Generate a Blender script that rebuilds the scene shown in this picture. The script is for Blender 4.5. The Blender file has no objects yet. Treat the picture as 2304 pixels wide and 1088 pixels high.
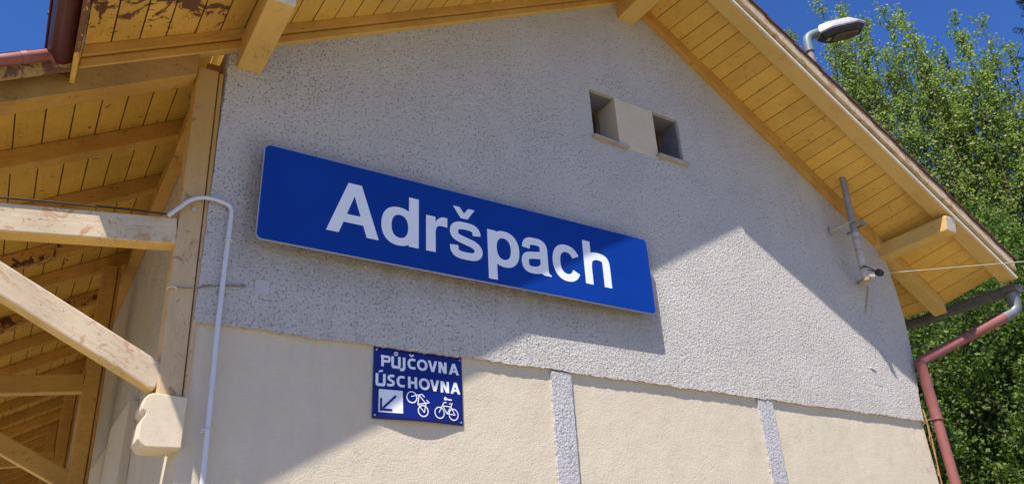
import bpy, bmesh, math, random
import numpy as np
from mathutils import Vector, Matrix
from mathutils.geometry import tessellate_polygon

random.seed(7); rng = np.random.default_rng(11)
scene = bpy.context.scene
col = scene.collection

# ------------------------------------------------------------------ camera
RX = Vector((0.84807342, -0.52755849, -0.04953298))     # camera right in the world
DN = Vector((0.19129902, 0.39200954, -0.89985177))      # camera down
FW = Vector((0.49414184, 0.75366475, 0.43337429))       # camera forward
CAM = Vector((0, -4, 1.6))
cd = bpy.data.cameras.new('camera'); co = bpy.data.objects.new('camera', cd); col.objects.link(co)
m = Matrix.Identity(4)
for i, v in enumerate((RX, -DN, -FW)):
    for j in range(3): m[j][i] = v[j]
m.translation = CAM
co.matrix_world = m
cd.sensor_width = 36; cd.lens = 36 * 1741 / 2304; cd.clip_start = .05; cd.clip_end = 2000
scene.camera = co

# ------------------------------------------------------------------ light
SUN = Vector((1.40, 1.0, -2.8)).normalized()             # direction of travel
elev = math.asin(-SUN.z); src = -SUN
w = bpy.data.worlds.new('World'); scene.world = w; w.use_nodes = True
nt = w.node_tree; bg = nt.nodes['Background']
sky = nt.nodes.new('ShaderNodeTexSky'); sky.sky_type = 'NISHITA'; sky.sun_disc = False
sky.sun_elevation = elev; sky.sun_rotation = math.atan2(src.x, src.y)
sky.altitude = 800; sky.air_density = 1.0; sky.dust_density = 0.15; sky.ozone_density = 5.0
hs = nt.nodes.new('ShaderNodeHueSaturation'); hs.inputs['Saturation'].default_value = 1.17
nt.links.new(sky.outputs[0], hs.inputs['Color']); tint = nt.nodes.new('ShaderNodeMix'); tint.data_type = 'RGBA'; tint.blend_type = 'MULTIPLY'; tint.inputs[0].default_value = 1; tint.inputs[7].default_value = (1, 1.0, 1.34, 1)
nt.links.new(hs.outputs[0], tint.inputs[6]); nt.links.new(tint.outputs[2], bg.inputs[0]); bg.inputs[1].default_value = 0.085
sl = bpy.data.lights.new('sun', 'SUN'); sl.energy = 5.0; sl.angle = math.radians(.53); sl.color = (1, .95, .87)
so = bpy.data.objects.new('sun', sl); col.objects.link(so)
so.rotation_mode = 'QUATERNION'; so.rotation_quaternion = SUN.to_track_quat('-Z', 'Y'); so.location = (-10, -10, 25)
scene.view_settings.view_transform = 'Standard'; scene.view_settings.look = 'None'
scene.view_settings.exposure = 0.66; scene.view_settings.gamma = 1
try: scene.view_settings.use_curve_mapping = False
except Exception: pass
scene.render.engine = 'CYCLES'

# ------------------------------------------------------------------ materials
class N:
    def __init__(s, name, rough=.8, spec=.3):
        s.m = bpy.data.materials.new(name); s.m.use_nodes = True
        s.t = s.m.node_tree; s.b = s.t.nodes['Principled BSDF']
        s.b.inputs['Roughness'].default_value = rough
        s.b.inputs['Specular IOR Level'].default_value = spec
    def n(s, typ, **kw):
        x = s.t.nodes.new(typ)
        for k, v in kw.items():
            if k in x.inputs: x.inputs[k].default_value = v
            else: setattr(x, k, v)
        return x
    def l(s, a, b): s.t.links.new(a, b)
    def pos(s, scale=(1, 1, 1), loc=(0, 0, 0)):
        g = s.n('ShaderNodeNewGeometry'); mp = s.n('ShaderNodeMapping')
        mp.inputs['Scale'].default_value = scale; mp.inputs['Location'].default_value = loc
        s.l(g.outputs['Position'], mp.inputs['Vector']); return mp.outputs[0]
    def noise(s, vec, scale, detail=4, rough=.55, dist=0):
        x = s.n('ShaderNodeTexNoise'); x.inputs['Scale'].default_value = scale; x.inputs['Detail'].default_value = detail
        x.inputs['Roughness'].default_value = rough; x.inputs['Distortion'].default_value = dist
        s.l(vec, x.inputs['Vector']); return x.outputs['Fac']
    def ramp(s, fac, stops):
        r = s.n('ShaderNodeValToRGB'); e = r.color_ramp.elements
        while len(e) < len(stops): e.new(.5)
        for i, (p, c) in enumerate(stops):
            e[i].position = p; e[i].color = (*(c if hasattr(c, '__len__') else (c, c, c)), 1)
        s.l(fac, r.inputs[0]); return r.outputs[0]
    def mix(s, fac, a, b, mode='MIX'):
        x = s.n('ShaderNodeMix', data_type='RGBA', blend_type=mode)
        for sock, v in ((x.inputs[0], fac), (x.inputs[6], a), (x.inputs[7], b)):
            if hasattr(v, 'links'): s.l(v, sock)
            elif hasattr(v, '__len__'): sock.default_value = (*v[:3], 1)
            else: sock.default_value = v
        return x.outputs[2]
    def math(s, op, a, b=0.0):
        x = s.n('ShaderNodeMath', operation=op)
        for i, v in enumerate((a, b)):
            if hasattr(v, 'links'): s.l(v, x.inputs[i])
            else: x.inputs[i].default_value = v
        return x.outputs[0]
    def bump(s, h, strength, dist, prev=None):
        b = s.n('ShaderNodeBump'); b.inputs['Strength'].default_value = strength; b.inputs['Distance'].default_value = dist
        s.l(h, b.inputs['Height'])
        if prev is not None: s.l(prev, b.inputs['Normal'])
        return b.outputs[0]
    def col(s, c):
        if hasattr(c, 'links'): s.l(c, s.b.inputs['Base Color'])
        else: s.b.inputs['Base Color'].default_value = (*c, 1)
    def normal(s, n): s.l(n, s.b.inputs['Normal'])

def roughcast(name, base, dark, pits=.55, scale=1.0, grime_shade=False):
    k = N(name, .95, .1); p = k.pos()
    big = k.noise(p, 1.3, 5, .6); mid = k.noise(p, 9, 4)
    c = k.mix(k.ramp(big, [(.3, 0), (.7, 1)]), tuple(x * .93 for x in base), tuple(x * 1.05 for x in base))
    c = k.mix(k.ramp(mid, [(.35, .0), (.75, .35)]), c, tuple(a * b for a, b in zip(base, (.96, .88, .84))))
    # small dark holes and stone chips in the roughcast
    p2 = k.pos((1, 1, .75))
    pit = k.noise(p2, 78 * scale, 2, .55, .3); area = k.noise(p, 2.2, 5, .7)
    thr = k.math('ADD', pit, k.math('MULTIPLY', area, .20))
    pm = k.ramp(thr, [(.695, 0), (.745, 1)])
    c = k.mix(k.math('MULTIPLY', pm, pits), c, dark)
    if grime_shade:      # brown grime washed down round the name board, with contact shade painted in
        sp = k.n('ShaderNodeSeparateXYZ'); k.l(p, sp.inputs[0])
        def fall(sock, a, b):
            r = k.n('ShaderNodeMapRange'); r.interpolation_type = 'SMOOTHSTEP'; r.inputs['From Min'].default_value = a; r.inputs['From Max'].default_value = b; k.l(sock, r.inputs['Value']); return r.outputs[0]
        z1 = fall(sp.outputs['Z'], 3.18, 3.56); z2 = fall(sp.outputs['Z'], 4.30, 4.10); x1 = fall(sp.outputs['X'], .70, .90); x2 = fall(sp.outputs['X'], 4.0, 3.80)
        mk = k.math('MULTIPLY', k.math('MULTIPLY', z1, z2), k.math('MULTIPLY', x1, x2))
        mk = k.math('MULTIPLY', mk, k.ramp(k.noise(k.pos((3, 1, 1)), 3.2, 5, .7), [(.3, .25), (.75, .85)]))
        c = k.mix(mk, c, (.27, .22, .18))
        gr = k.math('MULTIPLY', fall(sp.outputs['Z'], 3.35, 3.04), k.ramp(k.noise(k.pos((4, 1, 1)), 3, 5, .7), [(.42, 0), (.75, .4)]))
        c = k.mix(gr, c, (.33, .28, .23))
    run = k.ramp(k.noise(k.pos((6, 1, .22)), 2.0, 5, .7), [(.52, 0), (.8, .30)])
    c = k.mix(run, c, tuple(x * .66 for x in base))
    pt = k.ramp(k.noise(k.pos((1, 1, 1), (9, 2, 5)), .8, 4, .65), [(.5, 0), (.56, .16)])
    c = k.mix(pt, c, tuple(x * .80 for x in base))
    red = k.ramp(k.noise(k.pos((1, 1, 1), (5, 3, 1)), 48, 2), [(.69, 0), (.74, .5)])
    c = k.mix(red, c, (.22, .15, .16))
    k.col(c)
    v = k.n('ShaderNodeTexVoronoi', feature='SMOOTH_F1'); v.inputs['Scale'].default_value = 62 * scale; k.l(p, v.inputs['Vector'])
    h1 = k.noise(p, 88 * scale, 3, .6, .15)
    h = k.math('SUBTRACT', k.math('MULTIPLY', h1, 1.0), k.math('MULTIPLY', v.outputs['Distance'], .6))
    h = k.math('SUBTRACT', h, k.math('MULTIPLY', pm, .5))
    k.normal(k.bump(h, .85, .012))
    return k.m
M = {}
SLP = math.atan(.563); SRP = math.atan(.63)
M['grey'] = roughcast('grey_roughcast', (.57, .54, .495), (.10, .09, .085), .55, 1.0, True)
M['strip'] = roughcast('grey_strip_roughcast', (.50, .49, .49), (.18, .17, .17), .4)

k = N('cream_plaster', .9, .15); p = k.pos()
c = k.mix(k.ramp(k.noise(p, 1.1, 6, .65), [(.3, 0), (.7, 1)]), (.575, .49, .36), (.635, .55, .415))
c = k.mix(k.ramp(k.noise(k.pos((1, 1, .35)), 3.5, 5, .7), [(.5, 0), (.8, .3)]), c, (.47, .41, .33))
c = k.mix(k.ramp(k.noise(p, 33, 2), [(.73, 0), (.77, .5)]), c, (.3, .22, .14))
hc = k.math('SUBTRACT', 1, k.ramp(k.math('ABSOLUTE', k.math('SUBTRACT', k.noise(k.pos((1, 1, .6)), 1.3, 6, .62), .5)), [(.0008, 0), (.0022, 1)]))
hc = k.math('MULTIPLY', hc, k.ramp(k.noise(k.pos((1, 1, 1), (7, 1, 3)), 1.1, 2), [(.54, 0), (.6, .55)]))
c = k.mix(hc, c, (.30, .24, .17))
run = k.ramp(k.noise(k.pos((7, 1, .25)), 2.2, 5, .7), [(.55, 0), (.8, .22)])
c = k.mix(run, c, (.42, .35, .26))
k.col(c); h = k.noise(p, 85, 3, .6, .1)
k.normal(k.bump(h, .55, .006, k.bump(k.noise(p, 5, 3), .4, .02))); M['cream'] = k.m

k = N('cream_window_pier', .9, .15); p = k.pos()
k.col(k.mix(k.ramp(k.noise(p, 5, 5), [(.3, 0), (.75, 1)]), (.66, .56, .40), (.56, .47, .34)))
k.normal(k.bump(k.noise(p, 60, 3), .3, .004)); M['pier'] = k.m

def paint(name, base, alt, grain=(1, 1, 1), peel=.0, peelc=(.10, .045, .025), dirt=.5, peel_front=False, spots=.66, top=None, rot=0, tone=(.90, 1.05), split=.5):
    k = N(name, .62, .3); p = k.pos(); oi = k.n('ShaderNodeObjectInfo')
    if rot:
        gg = k.n('ShaderNodeNewGeometry'); mp = k.n('ShaderNodeMapping'); mp.vector_type = 'POINT'; mp.inputs['Rotation'].default_value = (0, rot, 0); k.l(gg.outputs['Position'], mp.inputs['Vector'])
        mq = k.n('ShaderNodeMapping'); mq.inputs['Scale'].default_value = grain; k.l(mp.outputs[0], mq.inputs['Vector']); gv = mq.outputs[0]
    else: gv = k.pos(grain)
    g = k.noise(gv, 6, 6, .7)
    c = k.mix(k.ramp(g, [(.3, 0), (.72, 1)]), base, alt)
    if top:       # the sheltered upper end kept its ochre coat
        sz = k.n('ShaderNodeSeparateXYZ'); k.l(p, sz.inputs[0]); mr = k.n('ShaderNodeMapRange'); mr.interpolation_type = 'SMOOTHSTEP'
        mr.inputs['From Min'].default_value = 3.3; mr.inputs['From Max'].default_value = 4.2; k.l(sz.outputs['Z'], mr.inputs['Value'])
        c = k.mix(mr.outputs[0], c, top)
    tn = k.ramp(oi.outputs['Random'], [(0, tone[0]), (1, tone[1])])
    c = k.mix(1.0, c, tn, 'MULTIPLY')
    dm = k.ramp(k.noise(p, 2.3, 6, .7), [(.42, 0), (.8, dirt)])
    c = k.mix(dm, c, tuple(x * .45 for x in base))
    sp = k.ramp(k.noise(k.pos((1, 1, 1), (3, 8, 2)), 38, 3, .6, .8), [(spots, 0), (spots + .04, .8)])
    c = k.mix(sp, c, peelc)
    mo = k.n('ShaderNodeMapping'); mo.inputs['Scale'].default_value = (1.5, 1.5, 1.5); mo.inputs['Location'].default_value = (2, 4, 9); k.l(gv, mo.inputs['Vector'])
    cn = k.noise(mo.outputs[0], 3.5, 4, .62)
    crack = k.math('MULTIPLY', k.math('SUBTRACT', 1, k.ramp(k.math('ABSOLUTE', k.math('SUBTRACT', cn, .5)), [(.004, 0), (.014, 1)])), k.math('MULTIPLY', k.ramp(k.noise(p, 4.5, 2), [(.5, 0), (.62, 1)]), split))
    c = k.mix(crack, c, peelc)
    if peel > 0:
        pn = k.noise(p, 7.5, 7, .68, 1.2)
        if peel_front:
            sep = k.n('ShaderNodeSeparateXYZ'); k.l(p, sep.inputs[0])
            a = k.n('ShaderNodeMapRange'); a.inputs['From Min'].default_value = -.12; a.inputs['From Max'].default_value = -.50
            a.inputs['To Min'].default_value = 0; a.inputs['To Max'].default_value = .225; k.l(sep.outputs['Y'], a.inputs['Value'])
            pn = k.math('ADD', pn, a.outputs[0])
        e = .68 - peel * .22
        pm = k.ramp(pn, [(e, 0), (e + .012, 1)])
        c = k.mix(pm, c, k.mix(g, peelc, tuple(x * 2.2 for x in peelc)))
        nb = k.bump(pm, -.5, .003)
    else: nb = None
    k.col(c)
    k.normal(k.bump(crack, -.6, .006, k.bump(g, .3, .006, nb))); return k.m
YB, YA = (.72, .43, .080), (.77, .48, .11)
M['board'] = paint('yellow_board_paint', YB, YA, (9, 1, 9), .05, dirt=.30)
M['board_peel'] = paint('peeling_yellow_board_paint', YB, YA, (9, 1, 9), .22, dirt=.5, peel_front=True)
M['beamdark'] = paint('dark_ochre_beam_paint', (.36, .20, .05), (.46, .27, .08), (1.2, 9, 5), .2, (.12, .06, .03), .7)
M['beam'] = paint('ochre_beam_paint', (.50, .265, .05), (.58, .33, .08), (1.2, 9, 5), .15, (.12, .06, .03), .6)
M['beam_bright'] = paint('yellow_beam_paint', (.66, .42, .11), (.70, .47, .16), (5, 1, 5), .0, dirt=.3, spots=.70)
M['canopy'] = paint('canopy_board_paint', (.68, .40, .060), (.74, .46, .085), (9, 1, 9), .12, (.09, .035, .02), .5)
M['bleach'] = paint('bleached_cream_paint', (.64, .50, .33), (.58, .44, .27), (1.2, 6, 6), .28, (.36, .23, .13), .4, spots=.66)
M['beamL'] = paint('ochre_rafter_paint', (.56, .30, .055), (.64, .37, .09), (1.0, 9, 9), .15, (.12, .06, .03), .7, rot=SLP)
M['beamL_peel'] = paint('peeling_rafter_paint', (.56, .30, .055), (.64, .37, .09), (1.0, 5, 5), .62, (.07, .028, .018), .7, rot=SLP)
M['beamR'] = paint('ochre_right_rafter_paint', (.56, .30, .055), (.64, .37, .09), (1.0, 9, 9), .12, (.12, .06, .03), .6, rot=-SRP)
M['brightR'] = paint('yellow_verge_paint', (.66, .42, .11), (.70, .47, .16), (1, 7, 7), .0, dirt=.3, spots=.70, rot=-SRP)
M['tiepaint'] = paint('flaking_tie_beam_paint', (.66, .53, .36), (.58, .45, .28), (.9, 9, 9), .50, (.30, .19, .10), .55, spots=.64, rot=math.radians(7), split=.9)
M['bracepaint'] = paint('cracked_brace_paint', (.68, .54, .37), (.60, .45, .28), (.9, 9, 9), .42, (.30, .19, .11), .5, spots=.65, rot=-math.radians(28), split=1.0)
M['post'] = paint('weathered_post_paint', (.62, .46, .27), (.54, .37, .18), (8, 8, 1), .22, (.24, .13, .06), .45, spots=.66, top=(.50, .29, .07))
M['flaky'] = paint('flaky_verge_paint', (.62, .50, .33), (.50, .37, .21), (1.2, 7, 7), .60, (.24, .14, .07), .5, spots=.62, rot=-SRP)
M['pale'] = paint('pale_verge_paint', (.70, .62, .48), (.62, .52, .38), (3, 6, 3), .12, (.3, .2, .12), .3)
M['rotten'] = paint('brown_peeling_fascia_paint', (.45, .26, .08), (.55, .36, .12), (3, 6, 3), .75, (.11, .05, .03), .7)

def plain(name, c, rough=.5, metal=0, var=.15, bumps=.0, spec=.4, scale=8):
    k = N(name, rough, spec); p = k.pos()
    k.col(k.mix(k.ramp(k.noise(p, scale, 6, .7), [(.3, 0), (.72, 1)]), tuple(x * (1 - var) for x in c), tuple(min(1, x * (1 + var)) for x in c)))
    k.b.inputs['Metallic'].default_value = metal
    if bumps: k.normal(k.bump(k.noise(p, scale * 5, 3), bumps, .004))
    return k.m
M['red'] = plain('red_brown_gutter_paint', (.075, .018, .018), .42, 0, .25, .1)
M['redpipe'] = plain('faded_red_pipe_paint', (.26, .092, .08), .55, 0, .18, .1, .35, 4)
M['zinc'] = plain('zinc_sheet', (.20, .205, .21), .5, .35, .2, .1)
M['zincdark'] = plain('dull_dark_zinc', (.11, .105, .10), .55, .2, .3, .1)
M['tile'] = plain('dark_red_roof_tile', (.09, .032, .026), .8, 0, .35, .4)
M['dark'] = plain('dark_gap_timber', (.03, .02, .012), .9)
M['white'] = plain('white_conduit_plastic', (.60, .60, .63), .4, 0, .05)
M['cable'] = plain('black_cable_rubber', (.02, .02, .02), .5)
M['wire'] = plain('pale_wire', (.42, .40, .30), .4)
M['wiregrey'] = plain('grey_tie_wire', (.22, .19, .16), .5)
M['alu'] = plain('aluminium_edge', (.50, .52, .56), .4, .5, .1)
M['blue'] = plain('blue_sign_face', (.003, .038, .265), .36, 0, .12, 0, .22, 2.2)
M['navy'] = plain('navy_sign_face', (.006, .015, .165), .35, 0, .15, 0, .3, 6)
M['letter'] = plain('white_letter_film', (.80, .82, .84), .4, 0, .03)
M['letter2'] = plain('white_sign_print', (.80, .81, .83), .35, 0, .05)
M['glass'] = plain('dark_window_glass', (.01, .012, .016), .08, 0, .1, 0, .5)
M['brownwood'] = plain('brown_window_frame', (.16, .09, .05), .6, 0, .3, .2)
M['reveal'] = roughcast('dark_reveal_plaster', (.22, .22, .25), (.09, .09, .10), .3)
M['sill'] = plain('stone_sill', (.40, .35, .31), .8, 0, .2, .4)
M['coverplate'] = plain('painted_cover_plate', (.46, .445, .42), .8, 0, .08, .4)
M['rustpaint'] = plain('cream_painted_steel', (.52, .46, .38), .5, .1, .25, .2)
M['galv'] = plain('grey_galvanised_pipe', (.30, .30, .28), .5, .3, .2, .2)
M['rust'] = plain('rust_stain', (.40, .27, .15), .9, 0, .3)
M['lamppole'] = plain('rusty_lamp_pole', (.26, .21, .18), .7, .1, .4, .3, .3, 14)
M['lampbody'] = plain('speckled_lamp_housing', (.43, .40, .42), .5, .2, .35, .3, .4, 25)
M['lampunder'] = plain('dirty_lamp_underside', (.05, .032, .03), .5, 0, .4, .2)
M['lampglass'] = plain('dusty_lamp_glass', (.16, .10, .08), .3, 0, .3, .1)
M['lampsocket'] = plain('blue_grey_socket', (.17, .20, .21), .5, .1, .12)
M['stem'] = plain('dry_vine_stem', (.38, .19, .07), .8, 0, .3)
M['ground'] = plain('pale_gravel_platform', (.325, .28, .205), .95, 0, .2, .6, .1, 3)
M['meadow'] = plain('rough_grass_ground', (.075, .095, .03), .95, 0, .3, .6, .1, 1.2)
M['bark'] = plain('grey_tree_bark', (.10, .085, .06), .9, 0, .3, .5, .2, 12)
M['darkbark'] = plain('dark_conifer_bark', (.06, .045, .035), .9, 0, .3, .5)
def leafmat(name, c1, c2, c3, rough=.55):
    k = N(name, rough, .22); g = k.n('ShaderNodeNewGeometry')
    c = k.ramp(g.outputs['Random Per Island'], [(0, c1), (.55, c2), (1, c3)])
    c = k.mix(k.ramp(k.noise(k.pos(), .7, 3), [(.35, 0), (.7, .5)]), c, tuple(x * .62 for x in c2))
    k.col(c)
    tr = k.n('ShaderNodeBsdfTranslucent'); k.l(k.mix(1.0, c, (.95, 1.25, .45), 'MULTIPLY'), tr.inputs[0])
    ms = k.n('ShaderNodeMixShader'); ms.inputs[0].default_value = .42
    k.l(k.b.outputs[0], ms.inputs[1]); k.l(tr.outputs[0], ms.inputs[2])
    k.l(ms.outputs[0], k.t.nodes['Material Output'].inputs['Surface']); return k.m
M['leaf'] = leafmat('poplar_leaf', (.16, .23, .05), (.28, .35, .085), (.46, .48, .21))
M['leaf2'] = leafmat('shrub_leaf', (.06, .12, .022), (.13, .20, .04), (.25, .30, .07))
M['needle'] = leafmat('spruce_needle', (.012, .03, .012), (.018, .045, .018), (.03, .055, .02), .6)

# ------------------------------------------------------------------ helpers
def link(name, me, mats, parent=None):
    if not isinstance(mats, (list, tuple)): mats = [mats]
    for x in mats: me.materials.append(M[x] if isinstance(x, str) else x)
    o = bpy.data.objects.new(name, me); col.objects.link(o)
    if parent is not None:
        o.parent = parent; o.location = -WORLD[parent.name] if parent.name in WORLD else (0, 0, 0)
    return o
WORLD = {}
def thing(name, label, cat, loc=(0, 0, 0), group=None):
    o = bpy.data.objects.new(name, None); col.objects.link(o); o.location = loc; o.empty_display_size = .2
    WORLD[o.name] = Vector(loc)
    o['label'] = label; o['category'] = cat
    if group: o['group'] = group
    return o
def tag(o, label, cat, group=None):
    o['label'] = label; o['category'] = cat
    if group: o['group'] = group
    return o
def meshd(name, vs, fs, smooth=False):
    me = bpy.data.meshes.new(name); me.from_pydata([tuple(v) for v in vs], [], fs)
    if smooth: me.polygons.foreach_set('use_smooth', [True] * len(me.polygons))
    me.update(); return me
def hexa(name, b, t, mat, parent=None, bevel=0, frontmat=None):
    """eight corners: b = four bottom corners (ccw from above), t = four top corners"""
    me = meshd(name, list(b) + list(t), [(3, 2, 1, 0), (4, 5, 6, 7), (0, 1, 5, 4), (1, 2, 6, 5), (2, 3, 7, 6), (3, 0, 4, 7)])
    if bevel:
        bm = bmesh.new(); bm.from_mesh(me)
        bmesh.ops.bevel(bm, geom=bm.edges[:], offset=bevel, segments=2, affect='EDGES', profile=.6)
        bm.to_mesh(me); bm.free()
    mats = [mat] + ([frontmat] if frontmat else [])
    o = link(name, me, mats, parent)
    if frontmat:
        for p_ in me.polygons:
            if p_.normal.y < -.5: p_.material_index = 1
    return o
def box(name, x0, x1, y0, y1, z0, z1, mat, parent=None, bevel=0, frontmat=None):
    return hexa(name, [(x0, y0, z0), (x1, y0, z0), (x1, y1, z0), (x0, y1, z0)], [(x0, y0, z1), (x1, y0, z1), (x1, y1, z1), (x0, y1, z1)], mat, parent, bevel, frontmat)
def slab(name, xa, xb, ya, yb, zf, h, mat, parent=None, bevel=0, frontmat=None, off=0.0):
    c = [(xa, ya), (xb, ya), (xb, yb), (xa, yb)]
    b = [(x, y, zf(x, y) + off) for x, y in c]; t = [(x, y, z + h) for x, y, z in b]
    return hexa(name, b, t, mat, parent, bevel, frontmat)
def beam(name, a, b, wd, ht, mat, parent=None, bevel=.005, frontmat=None, side=Vector((0, 1, 0))):
    a = Vector(a); b = Vector(b); d = (b - a).normalized(); s = side - side.dot(d) * d; s.normalize(); u = d.cross(s); 
    if u.z < 0: u = -u
    s = s * wd / 2; u = u * ht / 2
    q = [a - s - u, b - s - u, b + s - u, a + s - u]; t = [a - s + u, b - s + u, b + s + u, a + s + u]
    if (q[1] - q[0]).cross(q[3] - q[0]).dot(u) < 0: q = [q[0], q[3], q[2], q[1]]; t = [t[0], t[3], t[2], t[1]]
    return hexa(name, q, t, mat, parent, bevel, frontmat)
def prism(name, outer, y0, y1, mat, parent=None, holes=(), bevel=0, axis='y', rough=0):
    """polygon in xz extruded along y (front y0)"""
    loops = [list(outer)] + [list(h) for h in holes]
    tri = tessellate_polygon([[Vector((x, z, 0)) for x, z in lp] for lp in loops])
    flat = [p_ for lp in loops for p_ in lp]; n = len(flat)
    vs = [(x, y0, z) for x, z in flat] + [(x, y1, z) for x, z in flat]
    if axis == 'x': vs = [(y, x, z) for x, y, z in vs]
    fs = [tuple(t_) for t_ in tri] + [tuple(i + n for i in t_[::-1]) for t_ in tri]
    k_ = 0
    for lp in loops:
        L = len(lp)
        for i in range(L):
            a_, b_ = k_ + i, k_ + (i + 1) % L; fs.append((a_, b_, b_ + n, a_ + n))
        k_ += L
    me = meshd(name, vs, fs)
    bm = bmesh.new(); bm.from_mesh(me); bmesh.ops.recalc_face_normals(bm, faces=bm.faces)
    if bevel:
        es = [e for e in bm.edges if len(e.link_faces) == 2 and e.calc_face_angle(0) > .5]
        bmesh.ops.bevel(bm, geom=es, offset=bevel, segments=3, affect='EDGES', profile=.5)
    bm.to_mesh(me); bm.free()
    return link(name, me, mat, parent)
def tube_data(pts, r, seg=12, caps=True, closed=False):
    pts = [Vector(p_) for p_ in pts]; n = len(pts); rr = [float(q) for q in r] if hasattr(r, "__len__") else [r] * n
    vs, fs = [], []; prev = None
    for i, p_ in enumerate(pts):
        if closed: t_ = (pts[(i + 1) % n] - pts[i - 1]).normalized()
        else: t_ = (pts[min(i + 1, n - 1)] - pts[max(i - 1, 0)]).normalized()
        if prev is None:
            a_ = Vector((0, 0, 1)) if abs(t_.z) < .9 else Vector((1, 0, 0)); u = t_.cross(a_).normalized()
        else: u = (prev - prev.dot(t_) * t_).normalized()
        prev = u; v_ = t_.cross(u)
        for j in range(seg):
            an = 2 * math.pi * j / seg; vs.append(p_ + rr[i] * (math.cos(an) * u + math.sin(an) * v_))
    for i in range(n if closed else n - 1):
        for j in range(seg):
            a_, b_ = i * seg + j, i * seg + (j + 1) % seg; c_, d_ = ((i + 1) % n) * seg + j, ((i + 1) % n) * seg + (j + 1) % seg
            fs.append((a_, b_, d_, c_))
    if caps and not closed:       # caps on vertices of their own so that smooth shading stays round
        k0 = len(vs); vs += vs[:seg] + vs[(n - 1) * seg:n * seg]
        fs += [tuple(range(k0, k0 + seg))[::-1], tuple(range(k0 + seg, k0 + 2 * seg))]
    return vs, fs
def tube(name, pts, r, mat, parent=None, seg=14, closed=False):
    vs, fs = tube_data(pts, r, seg, True, closed); return link(name, meshd(name, vs, fs, True), mat, parent)
def smooth_path(pts, it=2):
    pts = [Vector(p_) for p_ in pts]
    for _ in range(it):
        q = [pts[0]]
        for a_, b_ in zip(pts, pts[1:]): q += [a_ * .75 + b_ * .25, a_ * .25 + b_ * .75]
        q.append(pts[-1]); pts = q
    return pts
def halfround(name, a, b, r, mat, parent=None, lip=True, th=.006):
    """half-round gutter channel, open upward, running from a to b"""
    a = Vector(a); b = Vector(b); d = (b - a).normalized(); s = d.cross(Vector((0, 0, 1))).normalized(); u = s.cross(d)
    prof = [(math.cos(t_) * r, math.sin(t_) * r) for t_ in np.linspace(math.pi, 2 * math.pi, 15)]
    if lip: prof = [(-r - .012, .0), (-r - .012, .012)] + [(-r, .008)] + prof + [(r, .008), (r + .012, .012), (r + .012, 0)]
    inn = [(x * (1 - th / r), y * (1 - th / r) + .001) for x, y in prof[::-1]]
    pr = prof + inn; n = len(pr); vs = []
    for e in (a, b): vs += [e + s * x + u * y for x, y in pr]
    fs = [(i, (i + 1) % n, (i + 1) % n + n, i + n) for i in range(n)] 
    # closed ends
    k0 = len(vs); vs += [a + s * x + u * y for x, y in prof]; k1 = len(vs); vs += [b + s * x + u * y for x, y in prof]
    fs += [tuple(range(k0, k0 + len(prof))), tuple(range(k1, k1 + len(prof)))[::-1]]
    return link(name, meshd(name, vs, fs), mat, parent)

# ------------------------------------------------------------------ ground
def sheet(name, x0, x1, y0, y1, z, mat, lbl=None):
    o = link(name, meshd(name, [(x0, y0, z), (x1, y0, z), (x1, y1, z), (x0, y1, z)], [(0, 1, 2, 3)]), mat); o['kind'] = 'structure'; return o
sheet('ground', -600, 600, -600, 600, -.12, 'meadow')
o = box('platform', -9, 12, -30, 28, -.118, 0, 'ground'); o['kind'] = 'structure'

# ------------------------------------------------------------------ station building
B = thing('station_building', 'grey and cream plastered station building with yellow timber gable eaves', 'building', (3.84, 6, 0))
wl = lambda x: 4.54 + .563 * x            # underside of the left boards at the wall
wr = lambda x: 9.34 - .630 * x
vl = lambda x: 4.50 + .565 * x            # ... and at the verge
vr = lambda x: 9.03 - .575 * x
def zl(x, y): t_ = min(1, max(0, -y / .6)); return wl(x) * (1 - t_) + vl(x) * t_
def zr(x, y): t_ = min(1, max(0, -y / .6)); return wr(x) * (1 - t_) + vr(x) * t_
AX = 4.005
GH = (3.465, 4.447, 5.035, 5.487)
hole = [(GH[0], GH[2]), (GH[1], GH[2]), (GH[1], GH[3]), (GH[0], GH[3])]
# masonry core in cream
prism('gable_wall', [(.66, 0), (7.035, 0), (7.035, wr(7.035) - .10), (AX, wl(AX) - .12), (.66, wl(.66) - .10)], .026, .42, 'cream', B, [hole])
# grey roughcast panel, its lower edge uneven
bot = []; n = 340
for i in range(n + 1):
    x = .652 + (7.03 - .652) * i / n
    bot.append((x, 3.033 - .0035 * (x - 2) * (x > 3) + random.uniform(-.006, .005) + .003 * math.sin(x * 9)))
right = [(7.035, 3.1), (7.06, 3.25), (7.10, 3.4), (7.135, 3.6), (7.165, 3.8), (7.18, 4.0), (7.18, 4.3), (7.16, 4.55), (7.13, 4.78)]
right = [(x + random.uniform(-.004, .004), z) for x, z in right]
outer = bot + right + [(AX, wl(AX) - .10), (.652, wl(.652) - .08)]
left = [(.652 + random.uniform(-.004, .004), z) for z in np.linspace(4.8, 3.1, 40)]
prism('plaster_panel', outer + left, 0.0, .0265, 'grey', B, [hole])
# thickened corner behind the flared panel edge
prism('corner_render', [(x, z) for x, z in right] + [(7.03, 4.78), (7.03, 3.1)], .0262, .12, 'grey', B)
for x0, x1 in ((2.876, 3.035), (4.83, 4.992)):
    zs = np.linspace(3.025, .0, 160)
    lft = [(x0 + random.uniform(-.0025, .0025), z) for z in zs]; rgt = [(x1 + random.uniform(-.0025, .0025), z) for z in zs[::-1]]
    prism('plaster_strip', lft + rgt, .006, .0275, 'strip', B)
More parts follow.
